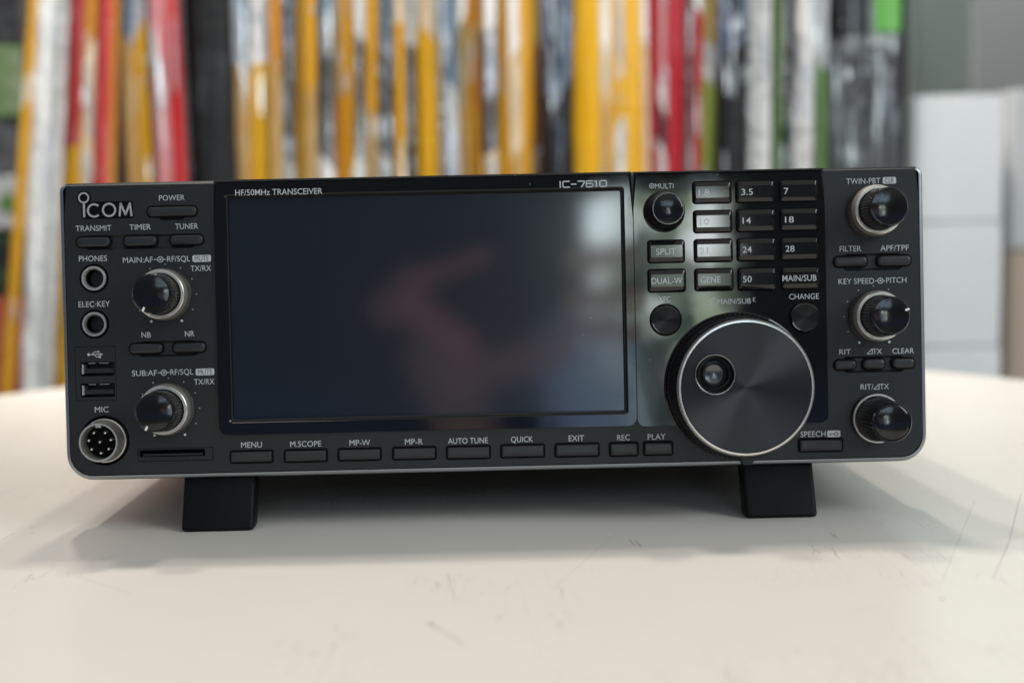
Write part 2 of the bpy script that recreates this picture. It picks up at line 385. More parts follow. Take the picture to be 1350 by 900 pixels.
mb = MB(); n = 128
circ = lambda r, z: [(r*math.cos(2*math.pi*i/n), r*math.sin(2*math.pi*i/n), z) for i in range(n)]
Z = -FZ
mb.loft([circ(TR-.02, Z-.028), circ(TR-.002, Z-.026), circ(TR, Z-.022), circ(TR, Z-.004), circ(TR-.0012, Z-.0012), circ(TR-.004, Z)], 'table', 'table', 'table')
mb.build('tabletop', table)
mb = MB(); n = 32; mb.loft([circ(.035, .02), circ(.035, Z-.028)], 'tleg', 'tleg', 'tleg'); mb.build('pedestal', table)
mb = MB(); n = 64; mb.loft([circ(.26, 0), circ(.26, .008), circ(.05, .022), circ(.036, .03)], 'tleg', 'tleg', 'tleg'); mb.build('base', table)
tag(table, 'round off white laminate table with faint scratches, carrying the radio', 'table')

# ------------------------------------------------------------------ the transceiver
RADIO = empty('radio_transceiver'); RADIO.rotation_euler = (-TILT, 0, 0)
tag(RADIO, 'black amateur radio transceiver with wide dark screen and large tuning dial', 'radio')
X0, X1 = -.1702-OX, .1699-OX
ZB, ZT = P(650, 621)[1], P(650, 230)[1]
ZB = P(620, 621.5)[1]; ZT = P(650, 230.4)[1]
# front frame (silver edge at the sides and below)
def fr(d, y, dt=.0006): return at_y(rrect(X0+d, ZB+d, X1-d, ZT-dt-d*.2, .0025, 8, max(.0105-d, .003)), y)
mb = MB(); mb.loft([fr(.0, .018), fr(0, .0021), fr(.0001, .0014), fr(.0005, .0007), fr(.0008, .0005), fr(.0017, .0004), fr(.0020, .0095)],
                   ['housing', 'silver', 'silver', 'silver', 'silver', 'gap'], 'housing', 'gap')
mb.build('front_frame', RADIO)
# matte front panel
PX0, PX1, PZ0 = X0+.0021, X1-.0021, ZB+.0021
mb = MB(); o_ = rrect(PX0, PZ0, PX1, ZT, .0012, 8, .0088)
mb.loft([at_y(o_, .009), at_y(o_, 0)], 'panel', 'panel', 'panel')
panel = mb.build('front_panel', RADIO)
bevel_front(panel, lambda c: c.z > ZT-.0013, .0013, 1)
def pill(x0, y0, x1, y1, r=.0022): return rrect(*rect_px(x0, y0, x1, y1), r)
cu = MB()
def hole(outl, deep): cu.loft([at_y(outl, deep), at_y(outl, -.002)], 'panel', 'panel', 'panel')
def sloped(x0, y0, x1, y1, deep, r=.002, sl=.0009):
    a = rect_px(x0, y0, x1, y1)
    cu.loft([at_y(rrect(*inset(*a, sl), max(r-sl, .0004)), deep), at_y(rrect(*a, r), 0), at_y(rrect(*a, r), -.001)], 'panel', 'panel', 'panel')
sloped(111, 309, 258, 328.5, .0009); sloped(181, 449, 261, 470, .0009); sloped(208, 271, 244, 290.5, .0009)
sloped(1111, 334, 1190, 356.5, .0009); sloped(1111, 469, 1193, 491, .0009)
def chole(px, py, r, deep, n=48):
    x, z = P(px, py); hole([(x+r*math.cos(2*math.pi*i/n), z+r*math.sin(2*math.pi*i/n)) for i in range(n)], deep)
JACKS = [(124, 367), (125, 427.2)]
for j in JACKS: chole(*j, .0057, .006)
chole(138, 580.5, .0098, .0035)
USB = [(106, 477, 151, 495.6), (106.5, 504.8, 151.5, 523.4)]
for u in USB: hole(rrect(*rect_px(*u), .0003), .007)
hole(rrect(*rect_px(184, 592.3, 270.5, 601.5), .0003), .007)
_w = rect_px(303, 254, 822, 547); hole(rrect(*_w, .001), .012)
cut(panel, cu)
# lettering on the matte panel
LT = MB(); YL = -.00006
def flush(name='legend', par=None):
    global LT
    LT.build(name, par or panel); LT = MB()
def L(s, x0, x1, yc, h=7.2, done=True, **k):
    text(LT, s, x0, x1, yc, YL, hpx=h, **k)
    if done: flush()
def tri(a, y):
    x, z = P(a, y+3.2); x2, z2 = P(a+7.5, y-3.6)
    stroke(LT, [(x, z), (x2-.0002, z), (x2-.0002, z2), (x, z)], .00028, YL)
L('POWER', 209.6, 243.3, 260.7, 7); L('TRANSMIT', 99.8, 146.8, 300.8, 7); L('TIMER', 170.7, 198.8, 299.3, 7); L('TUNER', 231, 261, 298.2, 7)
L('PHONES', 104, 141, 340.7, 7.2); L('ELEC·KEY', 103.5, 144.8, 400.8, 7.2)
def concentric(s0, xa, xb, ring, s1, xc, xd, y, ty=0.):
    """legend of a double knob: word, ring with dot between dashes, word"""
    L(s0, xa, xb, y+.6, done=False); L(s1, xc, xd, y-.9, done=False)
    cx, cz = P(ring, y); arc(LT, cx, cz, .00105, .0003, YL, n=20); disc(LT, cx, cz, .0004, YL)
    l = P(xb+1.5, y)[0]; r = P(xc-1.5, y)[0]
    stroke(LT, [(l, cz), (cx-.0012, cz)], .00028, YL); stroke(LT, [(cx+.0012, cz), (r, cz)], .00028, YL); flush()
def boxed(s, x0, y0, x1, y1):
    a = rect_px(x0, y0, x1, y1); LT.flat(rrect(*a, .0006, 4), YL, 'print')
    if s: text(LT, s, x0+3, x1-3, (y0+y1)/2, YL-.00006, 'printdark', hpx=6.6); flush('legend_badge')
concentric('MAIN:AF', 162, 201.5, 211.5, 'RF/SQL', 220.3, 250.6, 342)
boxed('MUTE', 253.8, 336.2, 278.2, 345.2); L('TX/RX', 251.3, 278.2, 353.6)
L('NB', 186.6, 198.8, 441.3); L('NR', 243.8, 256.2, 439.8)
concentric('SUB:AF', 174, 207, 216, 'RF/SQL', 224.5, 254.8, 491)
boxed('MUTE', 258, 485.6, 282.6, 494.4); L('TX/RX', 256, 282.6, 502.9); L('MIC', 125, 143, 539.6, 7.4)
L('TWIN-PBT', 1115.7, 1160.7, 238.7, 7.4); boxed('CLR', 1163.7, 233.5, 1181.3, 242.3)
L('FILTER', 1107, 1135.3, 327.8); L('APF/TPF', 1160.7, 1198, 326.8)
concentric('KEY SPEED', 1105.5, 1152.5, 1160.7, 'PITCH', 1168.3, 1195, 370)
L('RIT', 1106.5, 1121.6, 463.6, 6.8); L('TX', 1150.5, 1162.7, 463, 6.8, done=False); tri(1143, 463.2); flush(); L('CLEAR', 1176.5, 1204.8, 462.3, 6.8)
L('RIT/', 1134.6, 1151.5, 509.8, 7, done=False); L('TX', 1159.8, 1171.9, 509.3, 7, done=False); tri(1152, 509.6); flush()
for s, x0, x1, y in (('MENU', 317.9, 345.3, 586), ('M.SCOPE', 382.7, 423.5, 584.8), ('MP-W', 460.8, 488, 583.3), ('MP-R', 533.9, 557.3, 581.9),
                     ('AUTO TUNE', 590.6, 643.2, 580.6), ('QUICK', 673.7, 702.6, 578.8), ('EXIT', 749.7, 769.9, 577.4), ('REC', 813.7, 830.3, 576.4),
                     ('PLAY', 854, 877.4, 575.4), ('SPEECH', 1055.5, 1088.5, 571.9)): L(s, x0, x1, y, 7.4)
boxed('', 1090.5, 567.2, 1107.8, 576); kx, kz = P(1102.5, 571.6)
arc(LT, kx, kz, .0007, .0003, YL-.00006, 'printdark', n=14); l_ = P(1093.5, 571.8)[0]
stroke(LT, [(l_, kz), (kx-.0007, kz)], .0003, YL-.00006, 'printdark'); stroke(LT, [(l_+.0003, kz), (l_+.0003, kz-.0005)], .0003, YL-.00006, 'printdark'); flush('legend_badge')
# usb trident
ux0, uz = P(117, 467.3); ux1, _ = P(136, 466.9)
disc(LT, ux0, uz, .00055, YL); stroke(LT, [(ux0, uz), (ux1-.0012, uz)], .0003, YL)
LT.face([(ux1, YL, uz), (ux1-.0012, YL, uz+.0005), (ux1-.0012, YL, uz-.0005)], 'print')
stroke(LT, [(ux0+.0012, uz), (ux0+.0022, uz+.0010), (ux0+.0036, uz+.0010)], .00028, YL); disc(LT, ux0+.0038, uz+.0010, .0004, YL)
stroke(LT, [(ux0+.0020, uz), (ux0+.0030, uz-.0010), (ux0+.0040, uz-.0010)], .00028, YL)
LT.face([(ux0+.0039, YL, uz-.0014), (ux0+.0047, YL, uz-.0014), (ux0+.0047, YL, uz-.0006), (ux0+.0039, YL, uz-.0006)], 'print'); flush('legend_symbol')
def dots(px, py, big=(-120, -60), rad=40.):
    cx, cz = P(px, py); r = rad*DIST/FPX
    for a in (-120, -60, -30, 0, 30, 60, 90, 120, 150, 180, 210):
        bigd = a in big; disc(LT, cx+r*math.cos(R(a)), cz+r*math.sin(R(a)), .0005 if bigd else .00022, YL, n=10)
    flush('scale_dots')
dots(218.8, 388.4); dots(223, 538.5); dots(1152, 416.5)
# fine outline round the usb ports and the card slot
for q, d in (((99.6, 456.7, 152.9, 527.5), .00022), ((182, 590.5, 281, 607), .0003)):
    a = rect_px(*q); stroke(LT, [(a[0], a[1]), (a[2], a[1]), (a[2], a[3]), (a[0], a[3]), (a[0], a[1])], d, YL*.6, 'gap'); flush('outline')
# logo
mb = MB(); y = -.0005
def lx(px, py): return P(px, py)
w = .00078
bxa = rect_px(107.5, 265.5, 175.5, 288.5); mb.flat(rrect(*bxa, .0004, 3), -.00005, 'gap'); cx, cz = lx(110.8, 261); disc(mb, cx, cz, .0028, -.00009, 'gap', 28)
arc(mb, cx, cz, .00185, w*.85, y, 'logo')
zl, zh = lx(110.5, 286.6)[1], lx(110.5, 269.3)[1]; xi = lx(111.3, 278)[0]
stroke(mb, [(xi, zl+w*.3), (xi, zh)], w*1.1, y, 'logo')
hh = (zh-zl)/2; zc = (zl+zh)/2
arc(mb, lx(124.6, 278)[0], zc, hh-w*.2, w, y, 'logo', 45, 315); arc(mb, lx(144.3, 277.6)[0], zc+.0001, hh-w*.2, w, y, 'logo')
a0, a1, a2 = lx(158, 277)[0], lx(165.8, 277)[0], lx(173.6, 277)[0]
stroke(mb, [(a0, zl+.0003), (a0+.0005, zh), (a1, zl+.0007), (a2-.0005, zh), (a2, zl+.0003)], w, y, 'logo')
mb.build('logo', RADIO)

# glossy display bezel with its recessed window
BZ0 = P(560, 567)[1]; BX0 = P(285.2, 400)[0]; BX1 = P(836.2, 400)[0]
scr = rect_px(305.2, 256, 820, 545.2, .0022); win_o = (scr[0]-.0016, scr[1]-.0019, scr[2]+.0016, scr[3]+.0012)
YB = -.0009
mb = MB(); oo = rrect(BX0, BZ0, BX1, ZT+.0002, .0008, 10, .0035)
wo_ = lambda d, y, r: at_y(rrect(win_o[0]+d, win_o[1]+d, win_o[2]-d, win_o[3]-d, r, 10), y)
mb.loft([at_y(oo, .0085), at_y(oo, YB)], 'gloss', 'gloss', 'gloss')
bezel = mb.build('display_bezel', RADIO)
bevel_front(bezel, lambda c: c.z > ZT-.0013, .0014, 1)
cm = MB(); cm.loft([wo_(.0016, .0016, .0006), wo_(.0009, YB+.0007, .001), wo_(.0004, YB+.0002, .0012), wo_(0, YB-.0001, .0014), wo_(0, YB-.001, .0014)], ['gloss', 'gloss', 'dimplerim', 'gloss'], 'gloss', 'gloss')
cut(bezel, cm)
mb = MB(); a = win_o; q = rrect(a[0]+.0006, a[1]+.0006, a[2]-.0006, a[3]-.0006, .0008, 4)
mb.flat(q, .00155, 'screen'); mb.build('screen', RADIO)
mb = MB()
text(mb, 'HF/50MHz TRANSCEIVER', 310, 425, 253, YB-.00006, hpx=7.6, bold=.002)
bezel_l = mb
# model number in wide angular strokes
def wide(mb, px0, px1, pyc, hpx, y):
    glyph = {'I': [[(0, 0), (0, 1)]], 'C': [[(1, 1), (0.1, 1), (0, .9), (0, .1), (.1, 0), (1, 0)]], '-': [[(0, .5), (1, .5)]],
             '7': [[(0, 1), (1, 1), (1, .8), (.55, 0)]], '6': [[(1, 1), (.1, 1), (0, .9), (0, .1), (.1, 0), (.9, 0), (1, .1), (1, .45), (.9, .55), (0, .55)]],
             '1': [[(0, .95), (.5, 1), (.5, 0)]], '0': [[(.1, 0), (.9, 0), (1, .1), (1, .9), (.9, 1), (.1, 1), (0, .9), (0, .1), (.1, 0)]]}
    adv = {'I': .15, 'C': 1, '-': .75, '7': 1, '6': 1, '1': .55, '0': 1}
    tot = sum(adv[c] for c in 'IC-7610')+.28*6; xa, xb = P(px0, pyc, y)[0], P(px1, pyc, y)[0]; u = (xb-xa)/tot
    zc = P((px0+px1)/2, pyc, y)[1]; h = hpx*DIST/FPX; x = xa
    for c in 'IC-7610':
        for pl in glyph[c]: stroke(mb, [(x+p*u*adv[c], zc-h/2+q*h) for p, q in pl], .00046, y)
        x += (adv[c]+.28)*u
bezel_l.build('legend', bezel); bezel_l = MB()
wide(bezel_l, 738.5, 799.5, 242.6, 7.6, YB-.00006)
bezel_l.build('model_legend', bezel)

# glossy keypad panel
KX0 = P(837.4, 400)[0]; KX1 = P(1089, 400)[0]; KZ0 = P(965, 559)[1]; YK = -.0007
mb = MB(); oo = rrect(KX0, KZ0, KX1, ZT+.0001, .0006, 8, .0030)
mb.loft([at_y(oo, .0085), at_y(oo, YK)], 'gloss', 'gloss', 'gloss')
keypad = mb.build('keypad_panel', RADIO)
bevel_front(keypad, lambda c: c.z > ZT-.0013, .0014, 1)
YKL = YK-.00006; KL = MB()
def kflush():
    global KL
    KL.build('legend', keypad); KL = MB()
DX, DZ = P(972, 508)
text(KL, 'MULTI', 863.5, 888, 245.2, YKL, hpx=6.6); cx, cz = P(859, 245.4); arc(KL, cx, cz, .0009, .00025, YKL, n=16); disc(KL, cx, cz, .00035, YKL); kflush()
text(KL, 'XFC', 867.8, 884.4, 394.3, YKL, hpx=7); kflush(); text(KL, 'CHANGE', 1040.4, 1079.6, 390.7, YKL, hpx=7.2); kflush()
text(KL, 'MAIN/SUB', 945.8, 990, 397, YKL, hpx=7); cx, cz = P(940, 397.5); arc(KL, cx, cz, .0012, .0003, YKL, a0=60, a1=300, n=16)
cx, cz = P(992.5, 395); stroke(KL, [(cx, cz+.0008), (cx, cz-.0008)], .0002, YKL); stroke(KL, [(cx+.0008, cz+.0008), (cx, cz), (cx+.0008, cz-.0008)], .0002, YKL)
kflush()

# keypad keys: sloped dark rim round a flat glossy face
def key(px, s, tx, h=8.4, y0=YK):
    a = rect_px(*px); mb = MB()
    rr = lambda d, y, r, e=0: at_y(rrect(a[0]+d, a[1]+d+e, a[2]-d, a[3]-d-e, r, 5), y)
    mb.loft([rr(0, y0-.00005, .0014), rr(.0005, y0-.0002, .0012), rr(.0006, y0-.0012, .0010), rr(.0009, y0-.0014, .0008), rr(.0013, y0-.0019, .0004, .0010)],
            ['gap', 'gap', 'keygloss', 'keygloss'], None, 'keygloss')
    if s: text(mb, s, tx[0], tx[1], (px[1]+px[3])/2, y0-.00196, hpx=h, bold=.002)
    return mb.build('keypad_key', RADIO, 14)
for q, s, t, h in [((911.8, 238.9, 964, 269.3), '1.8', (921, 935), 8), ((968.4, 237.8, 1020.4, 268.2), '3.5', (977.5, 992.5), 8), ((1025.6, 236.7, 1077.3, 267.1), '7', (1033.5, 1039.5), 8),
                   ((912.8, 276.9, 965, 307.8), '10', (923, 934.5), 8), ((969.3, 275.3, 1021.3, 306.4), '14', (979, 990), 8), ((1026.2, 274, 1078.2, 305), '18', (1035, 1046.5), 8),
                   ((913.8, 314.7, 965.8, 346.2), '21', (922.5, 933.5), 8), ((970, 313.3, 1022.2, 344.9), '24', (979, 991), 8), ((1027, 312.2, 1079, 343.4), '28', (1035.5, 1047.5), 8),
                   ((914.4, 353.3, 966.8, 384), 'GENE', (923.5, 950), 8), ((971.2, 352.4, 1023, 383.4), '50', (979.5, 991), 8), ((1027.8, 351.1, 1079.6, 381.8), 'MAIN/SUB', (1031.5, 1076.5), 8),
                   ((852.7, 316, 902.9, 347.2), 'SPLIT', (865, 891), 8), ((853, 354.2, 904.2, 385.8), 'DUAL-W', (859, 899.5), 8)]:
    key(q, s, t, h)
# matte keys of the panel
def rub(px, r, name='push_button', lift=.0011):
    a = rect_px(*px); mb = MB(); r = min(r, (a[3]-a[1])/2-.00001)
    rr = lambda d, y: at_y(rrect(*inset(*a, d), max(r-d, .0002), 6), y)
    d0 = .00055
    mb.loft([rr(-.0001, .0015), rr(-.0001, -.00012), rr(d0, -.0001), rr(d0+.00005, -lift*.8), rr(d0+.0003, -lift), rr(d0+.0011, -lift-.00012)], ['gap', 'gap', 'rubber', 'rubber', 'rubber'], None, 'rubber')
    return mb.build(name, RADIO)
for q in [(193.2, 271, 261.2, 286.6), (100.3, 311.4, 147.3, 326.8), (162, 309.9, 208.4, 325.5), (223.2, 308.4, 269.5, 323.9), (170, 451.4, 216, 467), (227, 449.9, 272.7, 465.5),
          (1097.9, 336.9, 1143.7, 352.8), (1154.8, 335.6, 1201.8, 351.5), (1098.2, 473, 1129.2, 488.5), (1136, 471.8, 1167.4, 487.4), (1174.4, 470.8, 1206.5, 486.3)]: rub(q, .0021)
def rub2(px):
    a = rect_px(*px); mb = MB()
    rr = lambda d, y, e=0: at_y(rrect(a[0]+d, a[1]+d+e, a[2]-d, a[3]-d, max(.0009-d, .0003), 5), y)
    mb.loft([rr(-.0002, .0015), rr(-.0002, -.00012), rr(.0006, -.0001), rr(.00065, -.0012), rr(.0009, -.0015, .0004), rr(.0012, -.0016, .0009)], ['gap', 'gap', 'rubber', 'rubber', 'rubber'], None, 'rubber')
    return mb.build('push_button', RADIO)
for q in [(303.5, 593.2, 360.5, 610), (374.7, 591.7, 432, 608.9), (445.6, 590.1, 503, 607), (517.3, 588.4, 575.2, 605.7), (588.2, 587, 646.8, 604.8), (659.8, 585, 718.2, 603), (731.3, 583.5, 790.3, 602),
          (803, 582.4, 841.7, 601.2), (847.8, 581.2, 887.2, 600), (1052, 577.2, 1111, 595.3)]: rub2(q)

# concentric and single knobs
def pointer(parent, cx, cz, y, a, r0, r1, w, yb):
    mb = MB(); c, s = math.cos(R(a)), math.sin(R(a))
    p = [(cx+r0*c-w*s, cz+r0*s+w*c), (cx+r0*c+w*s, cz+r0*s-w*c), (cx+r1*c+w*s, cz+r1*s-w*c), (cx+r1*c-w*s, cz+r1*s+w*c)]
    mb.loft([at_y(p, y+.0004), at_y(p, y)], 'pointer', 'pointer', 'pointer'); mb.build('pointer', parent)
def dual(px, py, cap_a=None, ring_a=None):
    cx, cz = P(px, py)
    mb = MB(); N = 120
    mb.lathe([(.0102, .0), (.0102, -.0006), (.0101, -.0008), (.0101, -.0058), (.0099, -.0062), (.0099, -.0068), (.0094, -.0092), (.0091, -.0095), (.0082, -.0095), (.0080, -.0090), (.0080, -.006)], cx, cz,
             ['capside', 'capside', 'knurl', 'ring', 'ring', 'ring', 'chrome', 'ring', 'ring', 'gap'], N, None, 'gap', {2: .05, 3: .05})
    ring = mb.build('outer_knob', RADIO, 30)
    mb = MB()
    mb.lathe([(.0079, -.006), (.0079, -.0095), (.0076, -.0195), (.0074, -.0213), (.0071, -.0217), (.0068, -.0217)]+[(.0067*t, -.02165-.0007*(1-t*t)) for t in (1, .85, .7, .55, .4, .25, .1, .02)], cx, cz,
             ['capside', 'capside', 'cap', 'cap', 'cap']+['cap']*8, 80, None, 'cap', {1: .05, 2: .045})
    cap = mb.build('inner_knob', RADIO, 28)
    if cap_a is not None: pointer(cap, cx, cz, -.0219, cap_a, .0057, .0074, .0004, 0)
    if ring_a is not None: pointer(ring, cx, cz, -.0097, ring_a, .0082, .0095, .00045, 0)
dual(218.8, 388.4, 244, 242); dual(223, 538.5, 243, 145); dual(1149.7, 279); dual(1152, 416.5, 20, 35)
def single(px, py, rb, rf, ln, base=False, n=80):
    cx, cz = P(px, py); mb = MB()
    if base: mb.lathe([(.0098, 0), (.0098, -.0028), (.0096, -.0034), (.0090, -.0034), (.0089, -.002)], cx, cz, ['capside', 'ring', 'ring', 'gap'], 72); b0 = -.002
    else: b0 = 0
    mb.lathe([(rb*1.04, b0), (rb*1.04, b0-.0012), (rb, b0-.0016), (rf*1.07, -ln+.0028), (rf*1.03, -ln+.0006), (rf*.98, -ln), (rf*.93, -ln), (rf*.92, -ln+.00015)]+[(rf*.91*t, -ln+.0001-.0008*(1-t*t)) for t in (1, .85, .7, .55, .4, .25, .1, .02)], cx, cz,
             ['cap', 'cap', 'capside', 'cap', 'cap', 'cap', 'cap']+['cap']*8, n, None, 'cap', {2: .045, 3: .04})
    return mb.build('control_knob', RADIO, 28)
single(1154, 550.7, .0086, .0074, .0215, True)
single(875, 279, .0079, .0062, .0135)
# the two round spun keys beside the dial
for px in ((877.3, 421.5), (1059.9, 418)):
    cx, cz = P(*px); mb = MB()
    mb.lathe([(.0064, YK-.00005), (.0059, YK-.0002), (.0058, YK-.0011), (.0055, YK-.0014), (.0051, YK-.0012), (.0025, YK-.0009), (.0004, YK-.0008)], cx, cz, ['gap', 'gap', 'keygloss', 'keygloss', 'spunkey', 'spunkey'], 64, None, 'spunkey')
    mb.build('round_key', RADIO, 25)
# tuning dial
SK = MB()
SK.lathe([(.0291, 0.004), (.0291, YK-.0004), (.0285, YK-.0007), (.0280, YK-.0004)], DX, DZ, ['gloss', 'gloss', 'gloss'], 96, None, 'gap'); SK.build('dial_collar', RADIO)
dial = MB(); N = 180
dial.lathe([(.0278, -.001), (.0284, -.0014), (.0284, -.0036), (.0278, -.0040), (.0276, -.0046), (.0269, -.0150), (.0268, -.0154), (.02655, -.0158), (.0264, -.0168), (.0257, -.0181), (.0250, -.0182), (.02488, -.0177)], DX, DZ,
           ['capside', 'capside', 'capside', 'cap', 'capside', 'cap', 'cap', 'cap', 'chrome', 'chrome', 'gap'], N, 'cap', None, {2: .02, 1: .02, 4: .012, 5: .012})
dial_o = dial.build('tuning_dial', RADIO, 30)
mb = MB(); mb.lathe([(.02489, -.0165), (.02489, -.0180), (.0246, -.01835), (.0120, -.01825), (.0005, -.01822)], DX, DZ, 'spun', 128, 'spun', 'spun')
face = mb.build('dial_face', dial_o, 30)
HX, HZ = P(942.6, 493.4, -.0182)
cm = MB(); cm.lathe([(.0079, -.010), (.0079, -.022)], HX, HZ, 'gap', 64, 'gap', 'gap'); cut(face, cm)
mb = MB(); mb.lathe([(.0079, -.0176), (.0079, -.0184), (.0077, -.01872), (.0073, -.0187), (.0071, -.0184), (.0068, -.0177), (.0060, -.0158), (.0050, -.0146), (.0042, -.0149), (.0036, -.0155), (.0030, -.0153), (.0020, -.0149), (.0010, -.0147), (.0003, -.01465)], HX, HZ,
                  ['capside', 'cap', 'dimplerim', 'cap', 'cap', 'cap', 'cap', 'cap', 'dimplecup', 'dimplecup', 'dimplecup', 'dimplecup', 'dimplecup'], 64, None, 'dimplecup')
mb.build('finger_dimple', dial_o, 60)
# brake lever below the dial
a = rect_px(975.5, 600, 1001, 610.5, -.004); q = [(a[0]+.0012, a[1]-.0006), (a[2]-.0032, a[1]-.0006), (a[2], a[3]), (a[0], a[3])]
mb = MB(); mb.loft([at_y(q, .002), at_y(q, -.0035), at_y([(x*.96+.04*(a[0]+a[2])/2, z) for x, z in q], -.0042)], 'panel', None, 'panel'); mb.build('drag_lever', RADIO)
# sockets
for j in JACKS:
    cx, cz = P(*j); mb = MB()
    mb.lathe([(.0057, .0008), (.0050, .0010), (.0049, -.0004), (.0046, -.0009), (.0040, -.0009), (.0037, -.0004), (.0034, .0006), (.0033, .012)], cx, cz, ['gap', 'gap', 'chrome', 'chrome', 'chrome', 'chrome', 'gap'], 48, None, 'gap')
    mb.build('audio_jack', RADIO)
cx, cz = P(138, 580.5); mb = MB()
mb.lathe([(.0098, .0034), (.0087, .0030), (.0086, -.0006), (.0081, -.0008), (.0079, .0002), (.0078, .0004), (.0077, -.0074), (.0074, -.0080), (.0068, -.0080), (.0066, -.0074), (.0066, -.0012)], cx, cz,
         ['gap', 'knurl', 'ring', 'ring', 'gap', 'ring', 'chrome', 'chrome', 'chrome', 'ring'], 64, None, 'gap')
mb.box(cx-.001, cx+.001, -.0079, -.0012, cz+.0057, cz+.0070, 'ring')
mic = mb.build('microphone_connector', RADIO)
k = DIST/FPX*.985
for qx, qz in ((-22, -51), (38, -50), (-51, -10), (67, -12), (8, -1), (-37, 37), (54, 37), (12, 58)):
    mb = MB(); mb.lathe([(.00062, -.001), (.00062, -.0066), (.0004, -.0071), (.0001, -.0072)], cx+qx/4.09*k-.0003, cz-qz/4.09*k, 'gold', 12, None, 'gold'); mb.build('pin', mic)
for u in USB:
    a = rect_px(*u); mb = MB()
    rr = lambda d, y: at_y(rrect(*inset(*a, d), .0004, 3), y)
    mb.loft([rr(0, .006), rr(0, -.0001), rr(.00035, -.0001), rr(.00035, .006)], ['gap', 'gap', 'gap'], None, None)
    mb.box(a[0]+.0004, a[2]-.0004, .0005, .0062, a[1]+.0012, a[1]+.0030, 'housing')
    mb.box(a[0]+.0005, a[0]+.0013, .0001, .005, a[1]+.0009, a[3]-.0009, 'chrome')
    zt = a[3]-.0004; xm = (a[0]+a[2])/2
    for d0, d1 in ((-.0035, -.0008), (.0008, .0045)): mb.box(xm+d0, xm+d1, .00005, .0008, zt-.0002, zt+.0001, 'chrome')
    mb.build('usb_port', RADIO)
a = rect_px(184, 592.3, 270.5, 601.5); mb = MB()
mb.box(a[0], a[2], .0055, .0065, a[1], a[3], 'gap'); mb.box(a[0]+.001, a[2]-.001, .0008, .0052, a[1]+.0003, a[1]+.0011, 'housing')
b2 = rect_px(206, 603.3, 252, 605.6); mb.box(b2[0], b2[2], -.0003, .001, b2[1], b2[3], 'panel')
mb.build('card_slot', RADIO)
# housing, feet
mb = MB(); hz = lambda y, d=0: at_y(rrect(X0+.004+d, ZB+.002+d, X1-.004-d, ZT-.003-d, .002, 3), y)
mb.loft([hz(.277, .002), hz(.275), hz(.0178)], 'housing', 'housing', 'housing'); mb.build('housing', RADIO)
def zt_local(y): return y*math.tan(TILT)       # the table plane in the set's own axes
def foot(px0, px1, pxt0, pxt1):
    yf, yb = -.002, .010
    x0, x1 = P((px0+pxt0)/2, 690)[0], P((px1+pxt1)/2, 690)[0]
    x0 = P(px0, 690, yf)[0]; x1 = P(px1, 690, yf)[0]
    mb = MB()
    def ring(z, y0, y1, d, r=.0016):
        out = []
        for qx, qy, a0 in ((x1-d-r, y0+d+r, -90), (x1-d-r, y1-d-r, 0), (x0+d+r, y1-d-r, 90), (x0+d+r, y0+d+r, 180)):
            for i in range(5):
                a = R(a0+22.5*i); px_, py_ = qx+r*math.cos(a), qy+r*math.sin(a)
                out.append((px_, py_, z+(zt_local(py_) if z < .01 else 0)))
        return out
    mb.loft([ring(.00005, yf, yf+.010, .0012), ring(.0004, yf, yf+.010, .0004), ring(.0014, yf, yf+.010, 0), ring(ZB+.003, yf+.0075, yf+.0185, .0)], 'foot', 'foot', 'foot')
    mb.build('front_foot', RADIO)
foot(238.2, 333.6, 243, 335.5); foot(983.6, 1078.4, 978, 1071)
for x in (-.125, .125):
    mb = MB(); y0 = .235; n = 32
    mb.loft([[(x+.009*math.cos(2*math.pi*i/n), y0+.009*math.sin(2*math.pi*i/n), zt_local(y0+.009*math.sin(2*math.pi*i/n))+.00005) for i in range(n)],
             [(x+.009*math.cos(2*math.pi*i/n), y0+.009*math.sin(2*math.pi*i/n), ZB+.003) for i in range(n)]], 'foot', 'foot', 'foot')
    mb.build('rear_foot', RADIO)

# ------------------------------------------------------------------ background: packaged aerials leaning on a dark board, cabinet, shelf boxes
YA = .86
def blotch(name, base, alt, rough=.18, streaks=1.0, bumpk=.5, painted_glint=.0):
    film = 'film' in name and 'red' not in name and 'pink' not in name
    def f(B, p):
        p.inputs['Specular IOR Level'].default_value = .95 if film else .35
        c = objc(B)
        v1 = B.noise(B.mapping(c, (1, 1, .10)), 95, 3, .6); v2 = B.noise(B.mapping(c, (1, 1, .35), loc=(3, 1, 5)), 60, 4, .65)
        col = B.mix(B.m('MULTIPLY', B.sm(v1, .46, .62), streaks, clamp=True), (*base, 1), (*alt, 1))
        if painted_glint: col = B.mix(B.m('MULTIPLY', B.sm(v2, .60, .66), painted_glint), col, (.9, .9, .9, 1))  # white patches painted into the colour as film glints
        B.put(p.inputs['Base Color'], col)
        bump(B, p, B.m('ADD', B.m('ADD', v1, v2), B.m('MULTIPLY', B.noise(B.mapping(c, (1, 1, .6), loc=(7, 2, 1)), 150, 2), .6)), min(1., bumpk*1.1), .010 if film else .004)
    return mat(name, base, rough, build=f)
